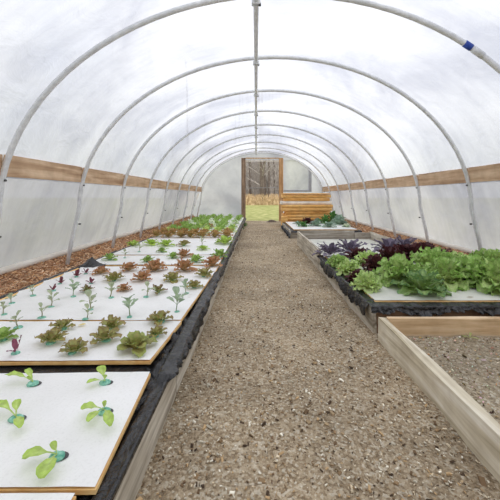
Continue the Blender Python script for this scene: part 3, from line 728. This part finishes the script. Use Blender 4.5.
for (px, py, kind, sc, sz, where) in [
 (303, 226.5, 'deep', .85, .8, 'nearest the path on the farthest right bed'), (307, 223.5, 'darkred', 1.0, 1.2, 'in front of the orange slab stack'),
 (316, 226, 'blue', 1.0, 1.0, 'left of the farthest right bed, front row'), (325, 223.5, 'deep', 1.0, 1.2, 'in the middle of the farthest right bed'),
 (329, 227, 'blue', 1.0, .9, 'front middle of the farthest right bed'), (338, 224.5, 'blue', 1.2, 1.2, 'behind, right of the middle of the farthest right bed'),
 (347, 227, 'farpale', 1.0, .7, 'at the front right of the farthest right bed'), (333, 221.5, 'deep', 1.1, 1.4, 'behind the cabbages of the farthest right bed'),
 (298, 224, 'blue', .75, .7, 'at the path corner of the farthest right bed'), (318, 222.5, 'blue', .9, 1.0, 'close to the slab stack, farthest right bed'), 
 (339, 222.8, 'blue', 1.1, 1.5, 'in the rear right corner of the farthest right bed'), (346, 226.8, 'deep', .5, .6, 'by the right wall on the farthest right bed'), (344, 224.2, 'blue', .8, .9, 'by the right wall, rear of the farthest right bed')]:
    plant(kind, at(px, py, ZB + .002), '%s %s' % (KIND[kind]['desc'], where), sc, 'plants on the farthest right bed', sz)

# slab stack
zz = .10
R.seed(5)
heights = [.14, .12, .13, .13, .12, .13, .135, .13, .12, .06]
xs0 = [1.03, 1.12, 1.06, 1.16, 1.03, 1.02, .99, 1.12, 1.04, 1.05]
names = ['bottom', 'second from the bottom', 'third from the bottom', 'fourth from the bottom', 'fifth from the bottom', 'just under the white one', 'white', 'just above the white one', 'second above the white one', 'topmost']
for s in (0, 1):
    mb = MB(); mb.box((1.15 + s * 1.4, 12.45, -.02), (1.27 + s * 1.4, 13.3, .10)); 
    tag(mb.build('bearer', M['cedar2'], bevel=.005), 'short wooden bearer under the %s end of the slab stack' % ('right' if s else 'left'), 'timber', 'bearers under the slab stack')
for i, h in enumerate(heights):
    mb = MB(); x0 = xs0[i]; x1 = 2.93 + R.uniform(-.06, .05); y0 = 12.42 + R.uniform(-.05, .06)
    def ring(t):
        x = x0 + (x1 - x0) * t; w = 1.0
        a = y0 + .04 * noise.noise((x * 2.2, i * 3, 0)) ; b = y0 + .85 + .04 * noise.noise((x * 2, i, 7))
        lo_ = zz; hi_ = zz + h * .975
        m = (lo_ + hi_) / 2
        return [(x, a + .022, lo_), (x, a - .006 * w, m + .02 * noise.noise((x * 4, i, 2))), (x, a + .012, hi_ - .008 + .010 * noise.noise((x * 5, i, 5))), (x, b, hi_), (x, b, lo_)]
    n = 22; vs = []
    for k in range(n + 1): vs += ring(k / n)
    fs = [(k * 5 + q, k * 5 + (q + 1) % 5, (k + 1) * 5 + (q + 1) % 5, (k + 1) * 5 + q) for k in range(n) for q in range(5)] + [(4, 3, 2, 1, 0), tuple(n * 5 + q for q in range(5))]
    mb.add(vs, fs)
    wh = i == 6
    o = mb.build('white_slab' if wh else 'timber_slab', M['birch' if wh else ('cedar', 'cedar2')[i % 2]])
    tag(o, 'thin pale white slab in the upper part of the orange slab stack' if wh else 'rough orange-brown timber slab in the stack by the door, %s' % names[i], 'slab', 'slabs stacked beside the doorway')
    zz += h
mb = MB(); plank(mb, (.97, 12.05, -.01), (1.2, 12.35, .42), 5, 2, .03)
tag(mb.build('timber_block', M['cedar'], bevel=.01), 'orange timber block standing at the path-side foot of the slab stack', 'timber')

# front empty planter
pl = empty('planter', (1.0, 2, 0)); tag(pl, 'empty wooden planter frame filled with bare soil, at the right front', 'planter')
rail((1.02, .25, -.02), (1.085, 2.67, .19), 'pine_y', pl, 'side_plank', 20)
rail((1.086, 2.62, -.02), (2.75, 2.67, .195), 'pine_x', pl, 'end_plank', 12, 0)
rail((2.755, .25, -.02), (2.81, 2.67, .19), 'pine_y', pl, 'side_plank')
mb = MB(); mb.grid(lambda u, v: (1.09 - 1.0 + 1.66 * u, .25 - 2 + 2.36 * v, .055 + .022 * fbm((u * 4, v * 6, 3)) + .006 * fbm((u * 40, v * 55, 3))), 120, 160)
o = mb.build('soil', M['soil'], pl, smooth=True); o['kind'] = 'stuff'
mb = MB()
for i in range(2200):
    x = R.uniform(1.1, 2.7); y = .8 + 1.8 * R.random() ; L = min(.035, R.lognormvariate(math.log(.010), .4))
    u, v = (x - 1.09) / 1.66, (y - .25) / 2.36
    chip(mb, x - 1.0, y - 2, .06 + .022 * fbm((u * 4, v * 6, 3)), L, L * R.uniform(.3, .9), L * .3, tuple(q * R.uniform(.7, 1.1) for q in R.choice(pal)))
o = mb.build('soil_crumbs', M['chips'], pl); o['kind'] = 'stuff'
w = rosette(700, 7, .06, .05, .02, (.60, .62, .30), (.42, .46, .18), .05)
o = bpy.data.objects.new('weed', w.mesh('weed', M['leaf'])); COL.objects.link(o); o.location = (1.70, 2.55, .068)
tag(o, 'small yellow-green weed in the planter soil by its back plank', 'weed')
# fallen yellow leaf on second board
mb = MB(); leaf(mb, (0, 0, .004), .3, .05, .035, .15, .2, (.86, .76, .36), (.80, .62, .22), .05, .15, .1)
o = mb.build('fallen_leaf', M['leaf'], loc=at(78, 326, ZB + .006)); tag(o, 'small fallen yellow leaf at the seam between the second and third boards', 'leaf')
# green weeds at bed foot near the doorway
for (px, py, lab) in [(243, 226, 'green weed at the foot of the left bed near the doorway'), (240, 229, 'green weed at the foot of the left bed, nearer the camera')]:
    o = bpy.data.objects.new('weed', KIND['deep']['m'][0]); COL.objects.link(o); o.location = at(px, py, .0); o.scale = (.8,) * 3; tag(o, lab, 'weed')
mb = MB(); 
mb.grid(lambda u, v: (.48 + .5 * u, 14.6 + .3 * v, .0 + .11 * max(0, math.sin(PI * u) * math.sin(PI * v)) * (1 + .5 * fbm((u * 5, v * 5, 1)))), 16, 10)
tag(mb.build('leaf_heap', M['bark'], smooth=True), 'little dark heap of debris on the doorway threshold', 'heap')

# ------------------------------------------------------------------ outside
R.seed(31)
def lawn_z(y): return -.06 if y < 18 else -.06 + .0105 * (y - 18)
def tree(x, y, h, r, label, nb=14, mat='bark'):
    z0 = lawn_z(y) - .1; root = empty('bare_tree', (x, y, z0)); tag(root, label, 'tree', 'bare trees beyond the doorway')
    mb = MB(); pts = []; lean = R.uniform(-.03, .03)
    for k in range(9):
        t = k / 8; pts.append(Vector((lean * h * t + .12 * noise.noise((t * 3, x, y)), 0.1 * noise.noise((t * 3, y, x)), h * t)))
    mb.tube(pts, [r * (1 - .7 * k / 8) for k in range(9)], 8); mb.build('trunk', M[mat], root, smooth=True)
    b2 = MB()
    for i in range(nb):
        t = R.uniform(.12, .95); k = int(t * 8); p = pts[k].lerp(pts[min(8, k + 1)], t * 8 - k); az = R.uniform(0, 2 * PI); L = h * R.uniform(.10, .26) * (1.1 - t * .6); el = R.uniform(.3, 1.1)
        q = [p]; d = Vector((math.cos(az) * math.cos(el), math.sin(az) * math.cos(el), math.sin(el)))
        for s in range(4): d = (d + Vector((R.uniform(-.25, .25), R.uniform(-.25, .25), R.uniform(-.1, .3)))).normalized(); q.append(q[-1] + d * L / 4)
        rr = r * .22 * (1.1 - t); b2.tube(q, [rr * (1 - .2 * s) for s in range(5)], 5)
        for s in range(3):
            d2 = (d + Vector((R.uniform(-1, 1), R.uniform(-1, 1), R.uniform(-.3, .8)))).normalized(); a = q[1 + s]
            b2.tube([a, a + d2 * L * .3, a + d2 * L * .55 + Vector((0, 0, L * .05))], [rr * .5, rr * .35, rr * .15], 4)
    b2.build('branches', M['twig'], root)
tree(.78, 38.5, 17, .30, 'thickest dark bare tree trunk seen in the middle of the doorway', 16)
tree(1.55, 40, 15, .11, 'thin bare tree just right of the thickest trunk in the doorway', 14)
tpos = []
for i in range(34):
    y = R.uniform(38, 62); x = R.uniform(-.045, .09) * y if i < 22 else R.uniform(-14, 16)
    tpos.append((x, y))
tpos.sort()
for i, (x, y) in enumerate(tpos):
    tree(x, y, R.uniform(13, 18), R.uniform(.06, .16), 'slender bare tree of the wood seen beyond the doorway', 18)
# brush belt and thicket at the wood's edge
def brushmesh(n, x0, x1, y0, y1, h, seed, thick=.03):
    R.seed(seed); mb = MB()
    for i in range(n):
        x = R.uniform(x0, x1); y = R.uniform(y0, y1); z = lawn_z(y) - .05; hh = h * R.uniform(.4, 1.15); dx = R.uniform(-.4, .4) * hh
        w = thick * R.uniform(.5, 1.5)
        p0 = Vector((x, y, z)); p1 = p0 + Vector((dx * .4, R.uniform(-.1, .1), hh * .55)); p2 = p0 + Vector((dx, 0, hh))
        mb.add([p0 - Vector((w, 0, 0)), p0 + Vector((w, 0, 0)), p1 + Vector((w * .8, 0, 0)), p1 - Vector((w * .8, 0, 0)), p2 + Vector((w * .2, 0, 0)), p2 - Vector((w * .2, 0, 0))], [(0, 1, 2, 3), (3, 2, 4, 5)])
    return mb
tag(brushmesh(3600, -9, 11, 37, 41, 1.25, 3, .05).build('dry_brush', M['brush']), 'belt of tan dry brush at the edge of the wood', 'brush', kind='stuff')
tag(brushmesh(5200, -12, 14, 42, 66, 9, 4, .04).build('thicket', M['twig']), 'grey-brown tangle of bare saplings filling the wood', 'thicket', kind='stuff')

# ------------------------------------------------------------------ light, world, camera
w = bpy.data.worlds.new('World'); scene.world = w; w.use_nodes = True
nt = w.node_tree; N = nt.nodes; L = nt.links; N.clear()
o = N.new('ShaderNodeOutputWorld'); b = N.new('ShaderNodeBackground'); tc = N.new('ShaderNodeTexCoord')
n = N.new('ShaderNodeTexNoise'); n.inputs['Scale'].default_value = 2.2; n.inputs['Detail'].default_value = 6
L.new(tc.outputs['Generated'], n.inputs['Vector'])
c = ramp(N, L, n.outputs['Fac'], [(.35, (.74, .80, .92)), (.6, (1, 1, 1))])
sx = N.new('ShaderNodeSeparateXYZ'); L.new(tc.outputs['Generated'], sx.inputs[0])
mr = N.new('ShaderNodeMapRange'); L.new(sx.outputs['Z'], mr.inputs[0]); mr.inputs[1].default_value = 0; mr.inputs[2].default_value = 1
mr.inputs[3].default_value = .95; mr.inputs[4].default_value = 1.4
L.new(c, b.inputs['Color']); L.new(mr.outputs[0], b.inputs['Strength']); L.new(b.outputs[0], o.inputs[0])
sd = bpy.data.lights.new('sun', 'SUN'); sd.energy = 1.3; sd.angle = math.radians(40); sd.color = (1, .97, .92)
so = bpy.data.objects.new('sun', sd); COL.objects.link(so); so.rotation_euler = (math.radians(18), math.radians(14), 0)

cd = bpy.data.cameras.new('camera'); cam = bpy.data.objects.new('camera', cd); COL.objects.link(cam)
cam.location = (0, 0, H); cam.rotation_euler = (PI / 2, 0, 0)
cd.sensor_width = 36; cd.lens = 36 * F / 500; cd.shift_x = -6 / 500; cd.shift_y = -54 / 500; cd.clip_start = .05; cd.clip_end = 300
scene.camera = cam
scene.view_settings.view_transform = 'Standard'; scene.view_settings.look = 'None'; scene.view_settings.exposure = 0.32
scene.cycles.max_bounces = 10; scene.cycles.transparent_max_bounces = 16; scene.cycles.transmission_bounces = 8; scene.cycles.diffuse_bounces = 5
